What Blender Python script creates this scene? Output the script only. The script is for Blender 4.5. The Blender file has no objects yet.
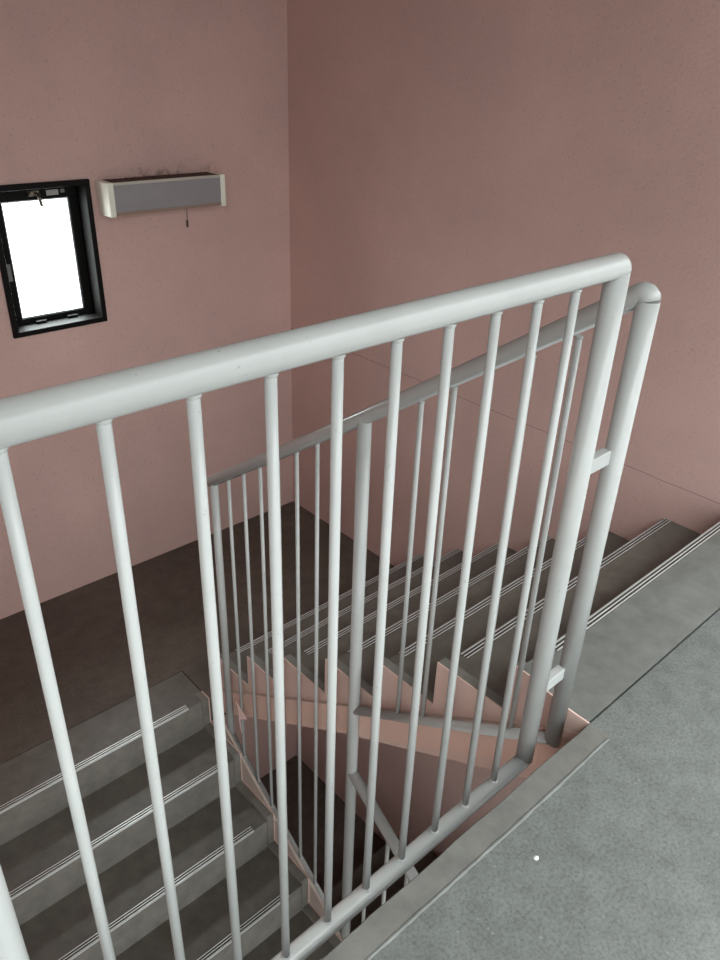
import bpy, bmesh, math, random
from mathutils import Vector, Matrix
random.seed(7)
scn = bpy.context.scene
COL = scn.collection
V = Vector

# ------------------------------------------------------------------ materials
def new_mat(name):
    m = bpy.data.materials.new(name); m.use_nodes = True
    nt = m.node_tree
    return m, nt, nt.nodes['Principled BSDF']

def noise(nt, scale, detail=4, rough=.55, coord=None):
    n = nt.nodes.new('ShaderNodeTexNoise')
    n.inputs['Scale'].default_value = scale
    n.inputs['Detail'].default_value = detail
    n.inputs['Roughness'].default_value = rough
    nt.links.new(coord, n.inputs['Vector'])
    return n.outputs['Fac']

def ramp(nt, fac, stops):
    r = nt.nodes.new('ShaderNodeValToRGB')
    e = r.color_ramp.elements
    while len(e) < len(stops): e.new(.5)
    for el, (p, c) in zip(e, stops):
        el.position = p
        el.color = (c, c, c, 1) if isinstance(c, (int, float)) else (*c, 1)
    nt.links.new(fac, r.inputs['Fac'])
    return r.outputs['Color']

def mix(nt, fac, a, b, mode='MIX'):
    m = nt.nodes.new('ShaderNodeMix'); m.data_type = 'RGBA'; m.blend_type = mode
    for s, v in ((m.inputs['Factor'], fac), (m.inputs['A'], a), (m.inputs['B'], b)):
        if isinstance(v, (int, float)): s.default_value = v
        elif isinstance(v, tuple): s.default_value = (*v, 1)
        else: nt.links.new(v, s)
    return m.outputs['Result']

def bump(nt, b, height, strength, dist=.01):
    n = nt.nodes.new('ShaderNodeBump')
    n.inputs['Strength'].default_value = strength
    n.inputs['Distance'].default_value = dist
    nt.links.new(height, n.inputs['Height'])
    nt.links.new(n.outputs['Normal'], b.inputs['Normal'])

def position(nt):
    return nt.nodes.new('ShaderNodeNewGeometry').outputs['Position']

def math_node(nt, op, a, b=None, clamp=False):
    n = nt.nodes.new('ShaderNodeMath'); n.operation = op; n.use_clamp = clamp
    for i, v in enumerate((a, b)):
        if v is None: continue
        if isinstance(v, (int, float)): n.inputs[i].default_value = v
        else: nt.links.new(v, n.inputs[i])
    return n.outputs[0]

def make_stucco(name, col, rough=.75, joint_z=None, bump_s=.6, soot=None):
    m, nt, b = new_mat(name)
    p = position(nt)
    big = ramp(nt, noise(nt, 1.6, 5, .6, p), [(.3, .90), (.7, 1.06)])
    c = mix(nt, 1.0, col, big, 'MULTIPLY')
    sp = ramp(nt, noise(nt, 95, 3, .6, p), [(.27, .76), (.41, 1.0)])
    c = mix(nt, 1.0, c, sp, 'MULTIPLY')
    if joint_z is not None:                       # plaster construction joint running along the wall
        s = nt.nodes.new('ShaderNodeSeparateXYZ'); nt.links.new(p, s.inputs[0])
        wob = math_node(nt, 'MULTIPLY', noise(nt, 6, 3, .5, p), .012)
        d = math_node(nt, 'ABSOLUTE', math_node(nt, 'SUBTRACT', math_node(nt, 'ADD', s.outputs['Z'], wob), joint_z + .006))
        line = math_node(nt, 'LESS_THAN', d, .0022)
        c = mix(nt, math_node(nt, 'MULTIPLY', line, .45), c, (.12, .065, .05))
    if soot is not None:                          # thin cobweb dirt on the wall just above the lamp
        x0, x1, z0, z1 = soot
        s = nt.nodes.new('ShaderNodeSeparateXYZ'); nt.links.new(p, s.inputs[0])
        m1 = math_node(nt, 'MULTIPLY', math_node(nt, 'GREATER_THAN', s.outputs['X'], x0), math_node(nt, 'LESS_THAN', s.outputs['X'], x1))
        hz = math_node(nt, 'SUBTRACT', 1.0, math_node(nt, 'MULTIPLY', math_node(nt, 'SUBTRACT', s.outputs['Z'], z0), 1 / (z1 - z0)), True)
        m1 = math_node(nt, 'MULTIPLY', m1, math_node(nt, 'MULTIPLY', math_node(nt, 'GREATER_THAN', s.outputs['Z'], z0 - .03), hz))
        thr = ramp(nt, noise(nt, 22, 5, .7, p), [(.50, 0.), (.62, 1.)])
        c = mix(nt, math_node(nt, 'MULTIPLY', math_node(nt, 'MULTIPLY', m1, thr), .75), c, (.10, .06, .05))
    nt.links.new(c, b.inputs['Base Color'])
    b.inputs['Roughness'].default_value = rough
    b.inputs['Specular IOR Level'].default_value = .35
    h = mix(nt, .5, noise(nt, 55, 4, .6, p), noise(nt, 150, 3, .6, p))
    bump(nt, b, h, bump_s, .006)
    return m

def make_concrete(name, col, speck=.6, coarse=True, rough=.7, dirt=.35, warm=(.055, .040, .030)):
    m, nt, b = new_mat(name)
    p = position(nt)
    big = ramp(nt, noise(nt, 2.2, 6, .65, p), [(.3, .82), (.72, 1.12)])
    c = mix(nt, 1.0, col, big, 'MULTIPLY')
    mid = ramp(nt, noise(nt, 14, 5, .65, p), [(.32, .80), (.68, 1.12)])
    c = mix(nt, 1.0, c, mid, 'MULTIPLY')
    st = ramp(nt, noise(nt, 7.5, 3, .5, p), [(.62, 0.0), (.72, 1.0)])
    c = mix(nt, math_node(nt, 'MULTIPLY', st, dirt), c, warm)
    if coarse:
        g = ramp(nt, noise(nt, 130, 4, .7, p), [(.28, .58), (.5, 1.0), (.74, 1.26)])
        c = mix(nt, 1.0, c, g, 'MULTIPLY')
        v = nt.nodes.new('ShaderNodeTexVoronoi'); v.inputs['Scale'].default_value = 62
        nt.links.new(p, v.inputs['Vector'])
        dots = math_node(nt, 'LESS_THAN', v.outputs['Distance'], .13)
        hue = nt.nodes.new('ShaderNodeSeparateXYZ'); nt.links.new(v.outputs['Color'], hue.inputs[0])
        pick = math_node(nt, 'LESS_THAN', hue.outputs['X'], .30)
        c = mix(nt, math_node(nt, 'MULTIPLY', math_node(nt, 'MULTIPLY', dots, pick), speck), c, (.10, .095, .085))
        pick2 = math_node(nt, 'GREATER_THAN', hue.outputs['X'], .88)
        c = mix(nt, math_node(nt, 'MULTIPLY', math_node(nt, 'MULTIPLY', dots, pick2), speck), c, (.235, .245, .235))
    nt.links.new(c, b.inputs['Base Color'])
    b.inputs['Roughness'].default_value = rough
    b.inputs['Specular IOR Level'].default_value = .4
    h = mix(nt, .5, noise(nt, 120, 4, .7, p), noise(nt, 18, 4, .6, p))
    bump(nt, b, h, .35 if coarse else .18, .004)
    return m

def make_plain(name, col, rough=.4, metal=0., spec=.5, bumps=0., dirt=0.):
    m, nt, b = new_mat(name)
    p = position(nt)
    k = ramp(nt, noise(nt, 9, 4, .6, p), [(.3, .95), (.7, 1.03)])
    c = mix(nt, 1.0, col, k, 'MULTIPLY')
    if dirt:
        d = ramp(nt, noise(nt, 130, 3, .5, p), [(.70, 0.), (.76, 1.)])
        c = mix(nt, math_node(nt, 'MULTIPLY', d, dirt), c, (.10, .08, .06))
    nt.links.new(c, b.inputs['Base Color'])
    b.inputs['Roughness'].default_value = rough
    b.inputs['Metallic'].default_value = metal
    b.inputs['Specular IOR Level'].default_value = spec
    if bumps: bump(nt, b, noise(nt, 60, 3, .5, p), bumps, .002)
    return m

PINK = (.65, .440, .400)
M = {}
M['pink'] = make_stucco('pink_stucco', PINK)
M['pink_far'] = make_stucco('pink_stucco_sooty', PINK, soot=(.40, .93, .915, .985))
M['pink_joint'] = make_stucco('pink_stucco_with_joint', PINK, joint_z=-.018)
M['side_pink'] = make_plain('pink_side_paint', (.70, .505, .445), .55, bumps=.15)
M['beam_pink'] = make_plain('salmon_beam_paint', (.74, .505, .425), .5, bumps=.15)
M['ledge'] = make_plain('grey_pink_ledge_paint', (.47, .375, .33), .55, bumps=.15)
M['floor'] = make_concrete('coarse_grey_concrete', (.145, .154, .147), speck=.8, rough=.75, dirt=.10, warm=(.16, .16, .145))
M['edge'] = make_concrete('smooth_edge_mortar', (.160, .158, .145), coarse=False, rough=.6, dirt=.25, warm=(.17, .155, .12))
M['ridge'] = make_concrete('pale_mortar_ridge', (.19, .198, .19), coarse=False, rough=.7, dirt=.05)
M['tread_top'] = make_concrete('smooth_landing_mortar', (.165, .172, .160), coarse=False, rough=.55, dirt=.30, warm=(.13, .125, .105))
M['tread'] = make_concrete('dark_tread_mortar', (.140, .128, .110), coarse=False, rough=.42, dirt=.35, warm=(.085, .065, .045))
M['curb'] = make_concrete('tread_curb_mortar', (.20, .195, .175), coarse=False, rough=.5, dirt=.25)
M['riser'] = make_concrete('riser_mortar', (.20, .185, .165), coarse=False, rough=.6, dirt=.15)
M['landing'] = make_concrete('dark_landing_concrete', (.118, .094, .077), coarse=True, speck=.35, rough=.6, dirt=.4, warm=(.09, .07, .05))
M['rail'] = make_plain('white_rail_paint', (.46, .475, .467), .22, bumps=.04, dirt=.35)
M['alu'] = make_plain('nosing_aluminium', (.80, .81, .80), .36, metal=.45)
M['groove'] = make_plain('nosing_groove_rubber', (.035, .033, .030), .7)
M['black'] = make_plain('black_window_metal', (.005, .0045, .004), .55, spec=.14)
M['latch'] = make_plain('brushed_latch_metal', (.16, .14, .11), .35, metal=.8)
M['sticker'] = make_plain('pale_sticker', (.42, .41, .39), .6)
M['sticker_g'] = make_plain('grey_sticker', (.20, .20, .195), .5)
M['bead'] = make_plain('silver_glazing_bead', (.45, .47, .5), .35, metal=.6)
M['lampwhite'] = make_plain('lamp_end_plastic', (.88, .89, .78), .4)
M['lamprim'] = make_plain('lamp_rim', (.52, .49, .44), .45)
M['lampface'] = make_plain('lamp_diffuser', (.30, .29, .30), .35)
M['lampdust'] = make_concrete('dusty_lamp_top', (.085, .05, .038), coarse=False, rough=.9, dirt=.3)
M['lampwood'] = make_plain('lamp_lower_lip', (.30, .21, .165), .5)
M['string'] = make_plain('dirty_string', (.10, .07, .055), .8)
M['scrap'] = make_plain('pink_paint_flake', (.90, .68, .63), .7)
M['speck'] = make_plain('white_paint_drop', (.85, .87, .86), .5)
M['ceiling'] = make_plain('ceiling_paint', (.34, .30, .27), .8, bumps=.2)

def glass_mat():
    m = bpy.data.materials.new('window_glass'); m.use_nodes = True
    nt = m.node_tree; nt.nodes.clear()
    o = nt.nodes.new('ShaderNodeOutputMaterial')
    t = nt.nodes.new('ShaderNodeBsdfTransparent'); t.inputs[0].default_value = (.93, .95, .95, 1)
    g = nt.nodes.new('ShaderNodeBsdfGlossy'); g.inputs['Roughness'].default_value = .03
    f = nt.nodes.new('ShaderNodeFresnel'); f.inputs['IOR'].default_value = 1.45
    x = nt.nodes.new('ShaderNodeMixShader')
    gn = nt.nodes.new('ShaderNodeNewGeometry')          # reflect only at the outer surface of the thin pane
    fac = math_node(nt, 'MULTIPLY', f.outputs[0], math_node(nt, 'SUBTRACT', 1.0, gn.outputs['Backfacing']))
    nt.links.new(fac, x.inputs[0]); nt.links.new(t.outputs[0], x.inputs[1]); nt.links.new(g.outputs[0], x.inputs[2])
    nt.links.new(x.outputs[0], o.inputs[0])
    return m
M['glass'] = glass_mat()

# ------------------------------------------------------------------ mesh helpers
def finish(name, bm, mats, parent=None, kind=None, label=None, cat=None, group=None, bevel=0):
    if not isinstance(mats, (list, tuple)): mats = [mats]
    bmesh.ops.recalc_face_normals(bm, faces=bm.faces)
    me = bpy.data.meshes.new(name); bm.to_mesh(me); bm.free()
    for m in mats: me.materials.append(M[m])
    o = bpy.data.objects.new(name, me); COL.objects.link(o)
    if parent is not None:
        o.parent = parent
        o.matrix_parent_inverse = Matrix.Translation(-parent.location)
    if kind: o['kind'] = kind
    if label: o['label'] = label
    if cat: o['category'] = cat
    if group: o['group'] = group
    if bevel:
        b = o.modifiers.new('soft_edges', 'BEVEL'); b.width = bevel; b.segments = 2
        b.limit_method = 'ANGLE'; b.angle_limit = math.radians(40)
    return o

def thing(name, loc, label, cat, kind=None, group=None):
    o = bpy.data.objects.new(name, None); COL.objects.link(o)
    o.location = loc; o.empty_display_size = .1
    o['label'] = label; o['category'] = cat
    if kind: o['kind'] = kind
    if group: o['group'] = group
    return o

def box(bm, x0, x1, y0, y1, z0, z1, mi=0):
    vs = [bm.verts.new((x, y, z)) for z in (z0, z1) for x, y in ((x0, y0), (x1, y0), (x1, y1), (x0, y1))]
    for idx in ((0, 3, 2, 1), (4, 5, 6, 7), (0, 1, 5, 4), (1, 2, 6, 5), (2, 3, 7, 6), (3, 0, 4, 7)):
        f = bm.faces.new([vs[i] for i in idx]); f.material_index = mi
    return vs

def prism_x(bm, pts, x0, x1, mi=0):
    """polygon of (y, z) points extruded along X"""
    a = [bm.verts.new((x0, y, z)) for y, z in pts]
    b = [bm.verts.new((x1, y, z)) for y, z in pts]
    n = len(pts)
    f = [bm.faces.new(a), bm.faces.new(b[::-1])]
    for i in range(n): f.append(bm.faces.new((a[i], b[i], b[(i + 1) % n], a[(i + 1) % n])))
    for q in f: q.material_index = mi
    return f

def tube(bm, pts, r, seg=20, n0=None, n1=None, caps=(True, True)):
    """round bar along a polyline with mitred bends; n0/n1 tilt the end cuts"""
    pts = [V(p) for p in pts]
    dirs = [(pts[i + 1] - pts[i]).normalized() for i in range(len(pts) - 1)]
    u = V((0, 0, 1)) if abs(dirs[0].z) < .9 else V((1, 0, 0))
    u = (u - dirs[0] * u.dot(dirs[0])).normalized()
    rings = []
    for i, p in enumerate(pts):
        d = dirs[min(i, len(dirs) - 1)]
        if 0 < i < len(dirs):
            q = dirs[i - 1].rotation_difference(dirs[i]); n = (dirs[i - 1] + dirs[i]).normalized()
            u_prev = u; d = dirs[i - 1]
        elif i == 0: n = V(n0).normalized() if n0 is not None else d
        else: n = V(n1).normalized() if n1 is not None else d
        w = d.cross(u)
        ring = []
        for k in range(seg):
            a = 2 * math.pi * k / seg
            o = (u * math.cos(a) + w * math.sin(a)) * r
            o = o - d * (o.dot(n) / d.dot(n))
            ring.append(bm.verts.new(p + o))
        rings.append(ring)
        if 0 < i < len(dirs): u = q @ u
    for a, b in zip(rings[:-1], rings[1:]):
        for k in range(seg):
            f = bm.faces.new((a[k], a[(k + 1) % seg], b[(k + 1) % seg], b[k])); f.smooth = True
    if caps[0]: bm.faces.new(rings[0][::-1])
    if caps[1]: bm.faces.new(rings[-1])
    return rings

def bar_part(name, pts, r, parent, seg=20, n0=None, n1=None, mat='rail', label=None):
    bm = bmesh.new(); tube(bm, pts, r, seg, n0, n1)
    return finish(name, bm, mat, parent, label=label)

def fillet(a, b, c, rad, n=5):
    """points of a rounded corner at b between a and c"""
    a, b, c = V(a), V(b), V(c)
    d1 = (a - b).normalized(); d2 = (c - b).normalized()
    ang = d1.angle(d2); t = rad / math.tan(ang / 2)
    p1, p2 = b + d1 * t, b + d2 * t
    cen = b + (d1 + d2).normalized() * (rad / math.sin(ang / 2))
    v1, v2 = p1 - cen, p2 - cen
    tot = v1.angle(v2); ax = v1.cross(v2).normalized()
    return [cen + Matrix.Rotation(tot * i / n, 3, ax) @ v1 for i in range(n + 1)]

def baluster(p_top, p_bot, r, parent, seg=14):
    """thin upright with a small weld bead where it meets the bars"""
    bm = bmesh.new()
    a, b = V(p_top), V(p_bot)
    d = (b - a).normalized()
    tube(bm, [a, b], r, seg)
    for c, s in ((a, 1), (b, -1)):
        rr = []
        for k, (off, rad) in enumerate(((0, r * 1.28), (.004, r * 1.22), (.0065, r * 1.0))):
            ring = []
            for q in range(seg):
                t = 2 * math.pi * q / seg
                ring.append(bm.verts.new((c.x + math.cos(t) * rad, c.y + math.sin(t) * rad, c.z + d.z * s * off)))
            rr.append(ring)
        for m, n in zip(rr[:-1], rr[1:]):
            for q in range(seg):
                f = bm.faces.new((m[q], m[(q + 1) % seg], n[(q + 1) % seg], n[q])); f.smooth = True
    return finish('baluster', bm, 'rail', parent)

# ------------------------------------------------------------------ dimensions (metres)
XW, XL = 1.4013, -1.47          # right and left stair walls
YF = 3.07                       # window wall
YFRONT = -1.6                   # open front of the landing
YREC = 1.0                      # depth of the unseen bay added left of the stairwell to admit light
YROOF = -1.2                    # roof edge above the open front
ZM = -1.27                      # middle landing
FLOOR_H = 2.54
N0, T, R = .241, .2677, .178    # right flight
M0, TL, RL = 1.846, .2573, .1814  # left flight
XE = -.068                      # inner edge of the left flight
XR = -.035                      # plane of the stair railing
ZTOP = 2.45

# ------------------------------------------------------------------ the setting
def struct(name, boxes, mat, bevel=0):
    bm = bmesh.new()
    for b in boxes: box(bm, *b)
    return finish(name, bm, mat, kind='structure', bevel=bevel)

struct('floor', [(-9, XL - .0, -.003, YREC, -.20, 0), (-9, 6, YFRONT, -.060, -.20, 0), (.0, XW, -.060, -.003, -.20, 0)], 'floor')
struct('ceiling', [(-9, 3, YROOF, YF + .2, ZTOP, ZTOP + .15)], 'ceiling')
struct('wall_right', [(XW, XW + .2, -.06, YF + .2, -3.95, ZTOP)], 'pink_joint')
WX0, WX1, WZ0, WZ1 = -.240, .198, .268, .916     # hole for the window
struct('wall_far', [(XL, WX0, YF, YF + .2, -3.95, ZTOP), (WX1, XW, YF, YF + .2, -3.95, ZTOP),
                    (WX0, WX1, YF, YF + .2, -3.95, WZ0), (WX0, WX1, YF, YF + .2, WZ1, ZTOP)], 'pink_far')
struct('wall_left', [(XL - .2, XL, YREC, YF + .2, -3.95, ZTOP)], 'pink')
struct('wall_corridor', [(-9, XL - .2, YREC, YREC + .2, -2.74, ZTOP), (XW + .2, 6, 0, .2, -2.74, ZTOP)], 'pink')
struct('wall_end', [(-9.2, -9, YFRONT, YREC + .2, -2.74, ZTOP), (6, 6.2, YFRONT, .2, -2.74, -2.0)], 'pink')
struct('wall_front', [(-9, 6, YFRONT - .15, YFRONT, -.25, .06), (-9, 6, YFRONT - .15, YFRONT, -2.75, -2.45)], 'pink')
# middle landing and the storey below
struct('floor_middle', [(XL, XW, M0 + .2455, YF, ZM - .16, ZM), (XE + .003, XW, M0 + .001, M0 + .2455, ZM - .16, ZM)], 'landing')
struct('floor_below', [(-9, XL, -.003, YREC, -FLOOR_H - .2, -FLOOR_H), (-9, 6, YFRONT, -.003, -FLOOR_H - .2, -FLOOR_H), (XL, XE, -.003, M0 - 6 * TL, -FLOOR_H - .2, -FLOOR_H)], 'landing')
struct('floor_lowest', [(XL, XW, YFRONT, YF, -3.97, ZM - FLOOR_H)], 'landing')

# mortar edge strip of the landing with its pale trowelled ridge
bm = bmesh.new()
N = 46
xs = [XL + (0.0 - XL) * i / N for i in range(N + 1)]
pv = []
for i, x in enumerate(xs):
    w = .0012 * math.sin(x * 23) + random.uniform(-.0008, .0008)
    pv.append([bm.verts.new(c) for c in ((x, -.060, -.20), (x, -.060, .0005), (x, -.003 + w, .0008), (x, 0 + w, -.003), (x, .0, -.20))])
for a, b in zip(pv[:-1], pv[1:]):
    for k in range(5): bm.faces.new((a[k], b[k], b[(k + 1) % 5], a[(k + 1) % 5]))
bm.faces.new(pv[0]); bm.faces.new(pv[-1][::-1])
finish('trim_1', bm, 'edge', kind='structure')
bm = bmesh.new()
N = 60; pv = []
for i in range(N + 1):
    x = XL + (-.008 - XL) * i / N
    c = -.0605 + .0022 * math.sin(x * 5.0) + random.uniform(-.0006, .0006)
    h = .0014 + random.uniform(-.0003, .0003); w = .0048 + random.uniform(-.001, .001)
    if i == N: h = .0006
    pv.append([bm.verts.new(q) for q in ((x, c - w, -.004), (x, c - w * .9, .0004), (x, c - w * .2, h), (x, c + w * .8, h * .7), (x, c + w, -.004))])
for a, b in zip(pv[:-1], pv[1:]):
    for k in range(5):
        f = bm.faces.new((a[k], b[k], b[(k + 1) % 5], a[(k + 1) % 5])); f.smooth = True
bm.faces.new(pv[0]); bm.faces.new(pv[-1][::-1])
finish('trim_2', bm, 'ridge', kind='structure')

# ------------------------------------------------------------------ stairs
def nosing_strip(x0, x1, y_edge, z, sgn, parent):
    """ribbed aluminium anti-slip strip; sgn = direction from the nosing edge back over the tread"""
    bm = bmesh.new()
    def yb(a, b): return (min(y_edge + sgn * a, y_edge + sgn * b), max(y_edge + sgn * a, y_edge + sgn * b))
    a, b = yb(.001, .029); box(bm, x0, x1, a, b, z - .004, z + .0008, 1)
    for q, w in ((.0005, .0040), (.0125, .0034), (.0240, .0034)):
        a, b = yb(q, q + w); box(bm, x0, x1, a, b, z - .004, z + .0026, 0)
    a, b = yb(-.0010, .0020); box(bm, x0, x1, a, b, z - .008, z + .0026, 0)
    return finish('metal_nosing', bm, ['alu', 'groove'], parent)

def right_flight(dz, label, first=True):
    root = thing('stair_flight', (.7, N0, dz), label, 'stairs')
    vline = lambda y: -R - (y - N0) * R / T
    CW, CH = .034, .027
    for k in range(7):
        y1 = N0 + T * k
        y0 = .003 if k == 0 else N0 + T * (k - 1)
        z = -R * k
        if k == 0 and not first: y0 = .003
        bm = bmesh.new()
        lo0 = vline(y0) - .155; lo1 = vline(y1) - .155
        if k == 6: lo1 = ZM - .16
        x0 = .003
        f = prism_x(bm, [(y0, z + dz), (y1, z + dz), (y1, lo1 + dz), (y0, lo0 + dz)], x0, XW - .002)
        st = finish('step', bm, 'tread_top' if k == 0 else 'tread', root)
        # curb along the open side, tapering to nothing against the landing
        bm = bmesh.new()
        if k == 0: prof = [(y0 + .03, z - .002), (y0 + .11, z + .004), (y1 - .05, z + CH * .9), (y1 + .004, z + CH), (y1 + .004, z - R + .02), (y1 - .01, z - R + .02), (y0 + .045, z - .03)]
        else: prof = [(y0 + .0, z + CH), (y1 + .004, z + CH), (y1 + .004, z - R + .02), (y1 - .01, z - R + .02), (y1 - .01, z - .03), (y0, z - .03)]
        prism_x(bm, [(y, q + dz) for y, q in prof], 0.001, CW)
        finish('side_curb', bm, 'tread_top' if k == 0 else 'curb', st, bevel=.002)
        if first: nosing_strip(.165 if k == 0 else .104, XW - .004, y1, z + dz, -1, st)
    # painted saw-tooth side
    bm = bmesh.new()
    pr = [(.0, -.25), (.0, .0), (.06, .0005), (.10, .006), (N0 - .05, CH * .9)]
    for k in range(7):
        y1 = N0 + T * k; z = -R * k
        if k: pr.append((y1 - T + .004, z + CH))
        pr.append((y1 + .004, z + CH))
    pr += [(N0 + T * 6 + .004, ZM + .0), (N0 + T * 6 + .004, ZM - .08)]
    a = [bm.verts.new((-.004, y, z + dz)) for y, z in pr]; b = [bm.verts.new((.001, y, z + dz)) for y, z in pr]
    n = len(pr)
    bm.faces.new(a); bm.faces.new(b[::-1])
    for i in range(n): bm.faces.new((a[i], b[i], b[(i + 1) % n], a[(i + 1) % n]))
    bm.normal_update()
    bmesh.ops.triangulate(bm, ngon_method='EAR_CLIP', faces=[f for f in bm.faces if len(f.verts) > 4])
    finish('painted_side', bm, 'side_pink', root, label='pink painted saw-tooth side')
    # side beam with its narrow ledge
    ya, yb = .004, N0 + T * 6 + .0
    bm = bmesh.new()
    up = lambda y: vline(y) - .012
    f = prism_x(bm, [(ya, up(ya) + dz), (yb, up(yb) + dz), (yb, vline(yb) - .152 + dz), (ya, vline(ya) - .152 + dz)], -.0120, -.0042, 0)
    prism_x(bm, [(.12, up(.12) + dz), (yb, up(yb) + dz), (yb, vline(yb) - .152 + dz), (.12, vline(.12) - .152 + dz)], -.0180, -.0120, 0)
    bm.faces.ensure_lookup_table()
    for q in bm.faces:
        q.normal_update()
        if abs(q.normal.x) < .3 and all(abs(v.co.z - (up(v.co.y) + dz)) < 1e-4 for v in q.verts): q.material_index = 1
    finish('side_beam', bm, ['beam_pink', 'ledge'], root, label='salmon painted beam under the steps')
    return root

def left_flight(label):
    root = thing('stair_flight', (-.77, M0, ZM), label, 'stairs')
    vline = lambda y: ZM - RL - (M0 - y) * RL / TL
    CW, CH = .036, .022
    for k in range(7):
        y0 = M0 - TL * k
        y1 = M0 + .2415 if k == 0 else M0 - TL * (k - 1)
        z = ZM - RL * k
        lo0 = vline(y0) - .15; lo1 = vline(y1) - .15 if k else ZM - .16
        bm = bmesh.new()
        prism_x(bm, [(y0, z), (y1, z), (y1, lo1), (y0, max(lo0, -2.72))], XL + .002, XE - .002)
        for f in bm.faces:
            f.normal_update()
            if abs(f.normal.y) > .9 and abs(f.calc_center_median().y - y0) < 1e-4: f.material_index = 1
        st = finish('step', bm, ['tread', 'riser'], root)
        bm = bmesh.new()
        yy1 = y1 if k else y0 + .06
        ch = CH if k else .004
        prof = [(y0 - .006, z + ch * .6), (y0 + .004, z + ch), (yy1, z + (CH if k else .002)), (yy1, z - .03), (y0 + .01, z - .03), (y0 + .01, z - RL + .02), (y0 - .006, z - RL + .02)]
        prism_x(bm, prof, XE - CW, XE - .001)
        finish('side_curb', bm, 'riser', st, bevel=.002)
        nosing_strip(XL + .05, XE - .108, y0, z, +1, st)
    bm = bmesh.new()
    pr = [(M0 + .06, ZM - .16), (M0 + .06, ZM)]
    for k in range(7):
        y0 = M0 - TL * k; z = ZM - RL * k
        if k: pr.append((y0 + TL - .006, z + CH - .001))
        pr.append((y0 - .006, z + (CH if k else .004) - .001))
    pr += [(M0 - TL * 6 - .006, -FLOOR_H + .0), (M0 - TL * 6 - .006, -FLOOR_H - .12)]
    a = [bm.verts.new((XE - .001, y, z)) for y, z in pr]; b = [bm.verts.new((XE + .004, y, z)) for y, z in pr]
    n = len(pr)
    bm.faces.new(a); bm.faces.new(b[::-1])
    for i in range(n): bm.faces.new((a[i], b[i], b[(i + 1) % n], a[(i + 1) % n]))
    bm.normal_update()
    bmesh.ops.triangulate(bm, ngon_method='EAR_CLIP', faces=[f for f in bm.faces if len(f.verts) > 4])
    finish('painted_side', bm, 'side_pink', root, label='pink painted saw-tooth side')
    ya, yb2 = M0 - TL * 6 - .004, M0 + .02
    bm = bmesh.new()
    up = lambda y: vline(y) + RL - .006
    yb2 = M0 - .06
    prism_x(bm, [(ya, up(ya)), (yb2, up(yb2)), (yb2, vline(yb2) - .15), (ya, vline(ya) - .15)], XE + .0042, XE + .0160)
    for q in bm.faces:
        q.normal_update()
        if abs(q.normal.x) < .3 and all(abs(v.co.z - up(v.co.y)) < 1e-4 for v in q.verts): q.material_index = 1
    finish('side_beam', bm, ['ledge', 'ledge'], root, label='pale beige painted beam along the open side')
    return root

right_flight(0, 'grey concrete stairs with pink saw-tooth side going down along the right wall')
left_flight('dark concrete stairs with metal nosings going down in front from the middle landing')
right_flight(-FLOOR_H, 'shadowed lowest stairs glimpsed in the dark through the bars under the upper stairs', False)

# ------------------------------------------------------------------ landing guard railing
YG, ZB, XG, GT = .0796, -.0916, -.1509, 1.167
RG = .0213
guard = thing('guard_railing', (-.75, YG, ZB), 'white guard railing with thick top rail along the edge of the upper landing', 'railing')
XP = -1.358
arc = fillet((XL, YG, GT), (XG + .001, YG, GT + .002), (XG, YG, ZB), .010, 4)
bar_part('top_rail', [(XL, YG, GT)] + arc, .0228, guard, 28)
d45b = V((-1, 0, -1)).normalized()
ncb = (d45b + V((0, 0, -1))).normalized()
bar_part('post', [arc[-1], (XG, YG, ZB + .004)], .0222, guard, 24, n1=ncb)
bar_part('post', [(XP, YG, GT - .01), (XP, YG, -.32)], RG, guard, 24)
nb = (V((-1, 0, 0)) + d45b).normalized()
bar_part('bottom_rail', [(XG, YG, ZB + .004), (XG - .005, YG, ZB), (XL, YG, ZB)], .0205, guard, 24, n0=ncb)
for k in range(10):
    x = -.2767 - .1068 * k
    baluster((x, YG, GT - .020), (x, YG, ZB + .018), .0081, guard)
YP2 = .0725
for z0 in (.757, .152):
    bm = bmesh.new()
    box(bm, XG + .012, XR - .0205, YG - .0125, YG + .0095, z0 - .017, z0 + .017)
    finish('connector', bm, 'rail', guard, bevel=.002)
# fixing lugs that hold the end of the bottom rail to the slab edge
for x in (XP,):
    bm = bmesh.new(); box(bm, x - .02, x + .02, -.001, YG, -.16, -.11)
    finish('fixing_lug', bm, 'rail', guard)

# ------------------------------------------------------------------ stair railing
K = (1.4283 + XR) / (1.4283 - .045)
fy = lambda y: -.6296 + (y + .6296) * K
fz = lambda z: 1.4822 + (z - 1.4822) * K
rail = thing('stair_railing', (XR, fy(.836), ZM), 'white railing of thin uprights between the two stair flights', 'railing')
yE, yM = fy(1.690), fy(.836)
ztop0 = fz(1.094); slope = (fz(-.003) - ztop0) / (yE - YP2)
HZ = lambda y: ztop0 + slope * (y - YP2)
RH = .0225
dh = V((0, 1, slope)).normalized()
ctop = V((XR, YP2 - .004, HZ(YP2) + .018))
dh = (V((XR, yM, HZ(yM))) - ctop).normalized()
arc2 = fillet(ctop + dh, ctop, ctop - V((0, 0, 1)), .011, 4)
bar_part('handrail', [(XR, yE + .022, HZ(yE + .022)), (XR, yM, HZ(yM))] + arc2, RH, rail, 24)
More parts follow.
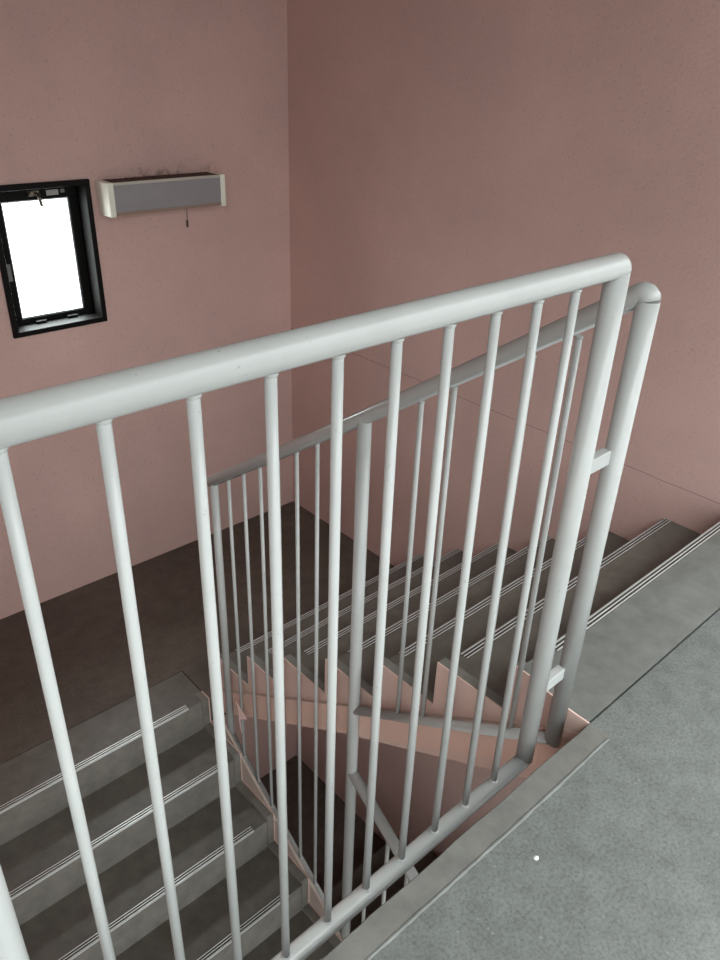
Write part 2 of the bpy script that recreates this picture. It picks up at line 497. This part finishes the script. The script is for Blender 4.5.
# lower bar beside the upper flight
b0 = (YP2, fz(-.083)); b1 = (yM, fz(-.578))
db = V((0, b1[0] - b0[0], b1[1] - b0[1])).normalized()
nbb = (V((0, 0, -1)) + db).normalized()
bar_part('post', [arc2[-1], (XR, b0[0], b0[1])], RH - .0002, rail, 24, n1=nbb)
bar_part('bottom_bar', [(XR, b0[0], b0[1]), (XR, b1[0], b1[1])], .0165, rail, 20, n0=nbb)
BR = lambda y: b0[1] + (b1[1] - b0[1]) * (y - b0[0]) / (b1[0] - b0[0])
# lower bar beside the flight below
l0 = (fy(1.700), fz(-1.395)); ls = .693
BL = lambda y: l0[1] + ls * (y - l0[0])
yend = .20
bar_part('bottom_bar', [(XR, l0[0] + .01, BL(l0[0] + .01)), (XR, yend, BL(yend))], .0165, rail, 20)
bar_part('post', [(XR, yM, HZ(yM) - .010), (XR, yM, BL(yM))], .0212, rail, 24)
bar_part('post', [(XR, yE, HZ(yE) - .008), (XR, yE, BL(yE) - .035)], .0165, rail, 20)
# handrail of the flight below starts at the tall post
h0 = (yM, fz(-.893)); hs = .705
HL = lambda y: h0[1] + hs * (y - h0[0])
bar_part('handrail', [(XR, h0[0], h0[1]), (XR, yend, HL(yend))], RH * .95, rail, 24)
bar_part('post', [(XR, yend, HL(yend) + .012), (XR, yend, -FLOOR_H)], .0203, rail, 20)
sp = (1.690 - .836) / 8
for k in range(1, 8):
    y = fy(.836 + sp * k)
    baluster((XR, y, HZ(y) - .020), (XR, y, BL(y) + .012), .0074, rail)
sp2 = (.836 - .0905) / 7
for k in range(1, 7):
    y = fy(.836 - sp2 * k)
    baluster((XR, y, HZ(y) - .020), (XR, y, BR(y) + .012), .0077, rail)
for k in range(1, 6):
    y = fy(.836 - .1065 * k)
    baluster((XR, y, HL(y) - .020), (XR, y, BL(y) + .012), .0077, rail)

# ------------------------------------------------------------------ window
win = thing('window_1', (-.02, YF, WZ0), 'small black framed window glowing white on the pink wall', 'window', kind='structure')
bm = bmesh.new()
X0, X1, Z0, Z1 = -.258, .215, .250, .933
ft = .026
for b in ((X0, X1, Z0, Z0 + ft), (X0, X1, Z1 - ft, Z1), (X0, X0 + ft, Z0 + ft, Z1 - ft), (X1 - ft, X1, Z0 + ft, Z1 - ft)):
    box(bm, b[0], b[1], YF - .016, YF + .15, b[2], b[3])
finish('window_frame', bm, 'black', win, bevel=.003)
bm = bmesh.new()
S0, S1, SZ0, SZ1 = X0 + ft, X1 - ft, Z0 + ft, Z1 - ft
G0, G1, GZ0, GZ1 = -.172, .144, .304, .846
for b in ((S0, S1, SZ0, GZ0), (S0, S1, GZ1, SZ1), (S0, G0, GZ0, GZ1), (G1, S1, GZ0, GZ1)):
    box(bm, b[0], b[1], YF + .085, YF + .125, b[2], b[3])
sash = finish('sash', bm, 'black', win, bevel=.003)
bm = bmesh.new()
bw = .006
for b in ((G0, G1, GZ0, GZ0 + bw), (G0, G1, GZ1 - bw, GZ1), (G0, G0 + bw, GZ0 + bw, GZ1 - bw), (G1 - bw, G1, GZ0 + bw, GZ1 - bw)):
    box(bm, b[0], b[1], YF + .092, YF + .112, b[2], b[3])
finish('glazing_bead', bm, 'bead', sash)
bm = bmesh.new(); box(bm, G0, G1, YF + .100, YF + .104, GZ0, GZ1)
finish('pane', bm, 'glass', win)
# latch at the top of the sash
bm = bmesh.new()
lx = -.020; lz = .873
box(bm, lx - .030, lx + .022, YF + .070, YF + .086, lz - .010, lz + .014)
tube(bm, [(lx - .020, YF + .071, lz + .004), (lx - .020, YF + .048, lz + .004)], .010, 14)
tube(bm, [(lx + .006, YF + .071, lz + .002), (lx + .006, YF + .040, lz + .002), (lx + .012, YF + .036, lz - .050)], .0075, 12)
finish('latch', bm, 'latch', win)
bm = bmesh.new(); box(bm, .040, .098, YF + .083, YF + .0865, .860, .884)
finish('label_strip', bm, 'sticker', win)
bm = bmesh.new(); box(bm, .108, .128, YF + .083, YF + .0865, .868, .884)
finish('hinge_stay', bm, 'sticker_g', win)
bm = bmesh.new(); box(bm, -.212, -.183, YF + .081, YF + .0865, .492, .572)
finish('side_tab', bm, 'sticker_g', win)
bm = bmesh.new()
for x in (-.115, .045): box(bm, x, x + .050, YF + .060, YF + .086, .279, .288)
finish('hinge_block', bm, 'black', win)

# ------------------------------------------------------------------ wall lamp
LX0, LX1, LZ0, LZ1, LD = .248, .892, .774, .926, .128
lamp = thing('wall_lamp', ((LX0 + LX1) / 2, YF, LZ0), 'unlit white box lamp with grey diffuser mounted beside the window', 'lamp')
yf = YF - LD
for x0, x1 in ((LX0, LX0 + .030), (LX1 - .030, LX1)):
    bm = bmesh.new()
    box(bm, x0, x1, yf, YF - .0005, LZ0 - .004, LZ1)
    e = finish('end_cap', bm, 'lampwhite', lamp, bevel=.005)
bm = bmesh.new()
prism_x(bm, [(yf + .006, LZ0 + .016), (yf + .003, LZ0 + .06), (yf + .004, LZ1 - .014), (YF - .03, LZ1 - .014), (YF - .03, LZ0 + .016)], LX0 + .028, LX1 - .028)
finish('diffuser', bm, 'lampface', lamp)
bm = bmesh.new(); box(bm, LX0 + .028, LX1 - .028, yf + .001, yf + .014, LZ1 - .014, LZ1 - .001)
finish('top_rim', bm, 'lamprim', lamp, bevel=.002)
bm = bmesh.new(); box(bm, LX0 + .028, LX1 - .028, yf + .003, YF - .002, LZ0 + .002, LZ0 + .016)
finish('lower_lip', bm, 'lampwood', lamp, bevel=.002)
bm = bmesh.new()
box(bm, LX0 + .028, LX1 - .028, yf + .014, YF - .0005, LZ1 - .012, LZ1 - .002)
for i in range(16):
    x = random.uniform(LX0 + .05, LX1 - .10); w = random.uniform(.02, .09); y = random.uniform(yf + .02, YF - .05)
    box(bm, x, x + w, y, y + random.uniform(.01, .03), LZ1 - .004, LZ1 + random.uniform(.000, .004))
finish('dusty_top', bm, 'lampdust', lamp)
bm = bmesh.new()
tube(bm, [(.722, YF - .012, LZ0 + .004), (.723, YF - .010, LZ0 - .05), (.721, YF - .010, LZ0 - .085)], .0016, 8)
tube(bm, [(.721, YF - .010, LZ0 - .078), (.721, YF - .010, LZ0 - .112)], .005, 10)
finish('pull_string', bm, 'string', lamp)

# ------------------------------------------------------------------ small things
bm = bmesh.new()
px, py, pr = -.418, -.141, .0062
ring = [bm.verts.new((px + pr * math.cos(a) * random.uniform(.85, 1.1), py + pr * .9 * math.sin(a) * random.uniform(.85, 1.1), .0004)) for a in [2 * math.pi * i / 14 for i in range(14)]]
top = bm.verts.new((px, py, .0016))
bot = [bm.verts.new((v.co.x, v.co.y, -.002)) for v in ring]
for i in range(14):
    j = (i + 1) % 14
    bm.faces.new((ring[i], ring[j], top)).smooth = True
    bm.faces.new((ring[j], ring[i], bot[i], bot[j]))
bm.faces.new(bot)
finish('paint_drop', bm, 'speck', label='small round white paint drop on the grey landing floor', cat='paint drop')

def scrap():
    bm = bmesh.new()
    x = -.0475
    tube(bm, [(-.0205, 1.661, -1.160), (x, 1.622, -1.142), (x, 1.606, -1.165), (x, 1.604, -1.235), (x + .001, 1.594, -1.315)], .0022, 8)
    a = [(x - .001, 1.600, -1.150), (x - .004, 1.538, -1.180), (x - .001, 1.600, -1.232)]
    v1 = [bm.verts.new(p) for p in a]; v2 = [bm.verts.new((p[0] + .002, p[1], p[2])) for p in a]
    bm.faces.new(v1); bm.faces.new(v2[::-1])
    for i in range(3): bm.faces.new((v1[i], v2[i], v2[(i + 1) % 3], v1[(i + 1) % 3]))
    return finish('tape_scrap', bm, 'scrap', label='torn pink tape scrap dangling from the beam beside the far railing post', cat='tape scrap')
scrap()

# ------------------------------------------------------------------ daylight
w = bpy.data.worlds.new('overcast_sky'); scn.world = w; w.use_nodes = True
nt = w.node_tree; nt.nodes.clear()
out = nt.nodes.new('ShaderNodeOutputWorld'); bg = nt.nodes.new('ShaderNodeBackground')
tc = nt.nodes.new('ShaderNodeTexCoord'); sep = nt.nodes.new('ShaderNodeSeparateXYZ')
nt.links.new(tc.outputs['Generated'], sep.inputs[0])
mr = nt.nodes.new('ShaderNodeMapRange'); mr.inputs['From Min'].default_value = -1; mr.inputs['From Max'].default_value = 1
nt.links.new(sep.outputs['Z'], mr.inputs['Value'])
cr = nt.nodes.new('ShaderNodeValToRGB')
e = cr.color_ramp.elements
e[0].position = 0; e[0].color = (.13, .135, .13, 1)
e[1].position = 1; e[1].color = (.95, 1.0, .995, 1)
for p, cc in ((.49, (.13, .136, .134)), (.51, (.226, .240, .238)), (.78, (.41, .435, .432)), (.88, (.85, .90, .895))):
    n = e.new(p); n.color = (*cc, 1)
nt.links.new(mr.outputs[0], cr.inputs[0])
my = nt.nodes.new('ShaderNodeMapRange'); my.interpolation_type = 'SMOOTHSTEP'
my.inputs['From Min'].default_value = -.2; my.inputs['From Max'].default_value = .5
my.inputs['To Min'].default_value = 1.0; my.inputs['To Max'].default_value = 7
nt.links.new(sep.outputs['Y'], my.inputs['Value'])
vm = nt.nodes.new('ShaderNodeVectorMath'); vm.operation = 'SCALE'
nt.links.new(cr.outputs[0], vm.inputs[0]); nt.links.new(my.outputs[0], vm.inputs['Scale'])
nt.links.new(vm.outputs[0], bg.inputs[0])
bg.inputs[1].default_value = 7.8
nt.links.new(bg.outputs[0], out.inputs[0])

def portal(name, loc, rot, sx, sy):
    l = bpy.data.lights.new(name, 'AREA'); l.shape = 'RECTANGLE'; l.size = sx; l.size_y = sy
    l.cycles.is_portal = True
    o = bpy.data.objects.new(name, l); o.location = loc; o.rotation_euler = rot; COL.objects.link(o)
portal('window_portal', (-.02, YF + .16, .574), (math.radians(-90), 0, 0), .45, .66)
portal('front_portal', (-1.5, (YFRONT - .08 + YROOF) / 2, (.06 + ZTOP) / 2), (math.radians(90) - math.atan2(YROOF - YFRONT + .08, ZTOP - .06), 0, 0), 15, math.hypot(YROOF - YFRONT + .08, ZTOP - .06) + .05)
portal('front_portal_below', (-1.5, YFRONT - .08, -1.35), (math.radians(90), 0, 0), 15, 2.2)

# ------------------------------------------------------------------ camera
a, b, cz = -.5053, -.0360, -.7527
Rz = Matrix.Rotation(cz, 3, 'Z'); Rx = Matrix.Rotation(a, 3, 'X'); Ry = Matrix.Rotation(b, 3, 'Y')
Rm = Rz @ Rx @ Ry
right, fwd, up = Rm.col[0], Rm.col[1], Rm.col[2]
cam = bpy.data.cameras.new('camera'); co = bpy.data.objects.new('camera', cam); COL.objects.link(co)
mw = Matrix((right, up, -fwd)).transposed().to_4x4()
mw.translation = (-1.4283, -.6296, 1.4822)
co.matrix_world = mw
cam.sensor_fit = 'HORIZONTAL'; cam.sensor_width = 36; cam.lens = 767.93 / 720 * 36
cam.clip_start = .02
scn.camera = co

scn.view_settings.view_transform = 'Standard'
scn.view_settings.look = 'None'
scn.view_settings.gamma = 1
scn.view_settings.use_curve_mapping = False
scn.view_settings.exposure = 0.0
scn.cycles.use_denoising = True
scn.cycles.max_bounces = 10
scn.cycles.diffuse_bounces = 6
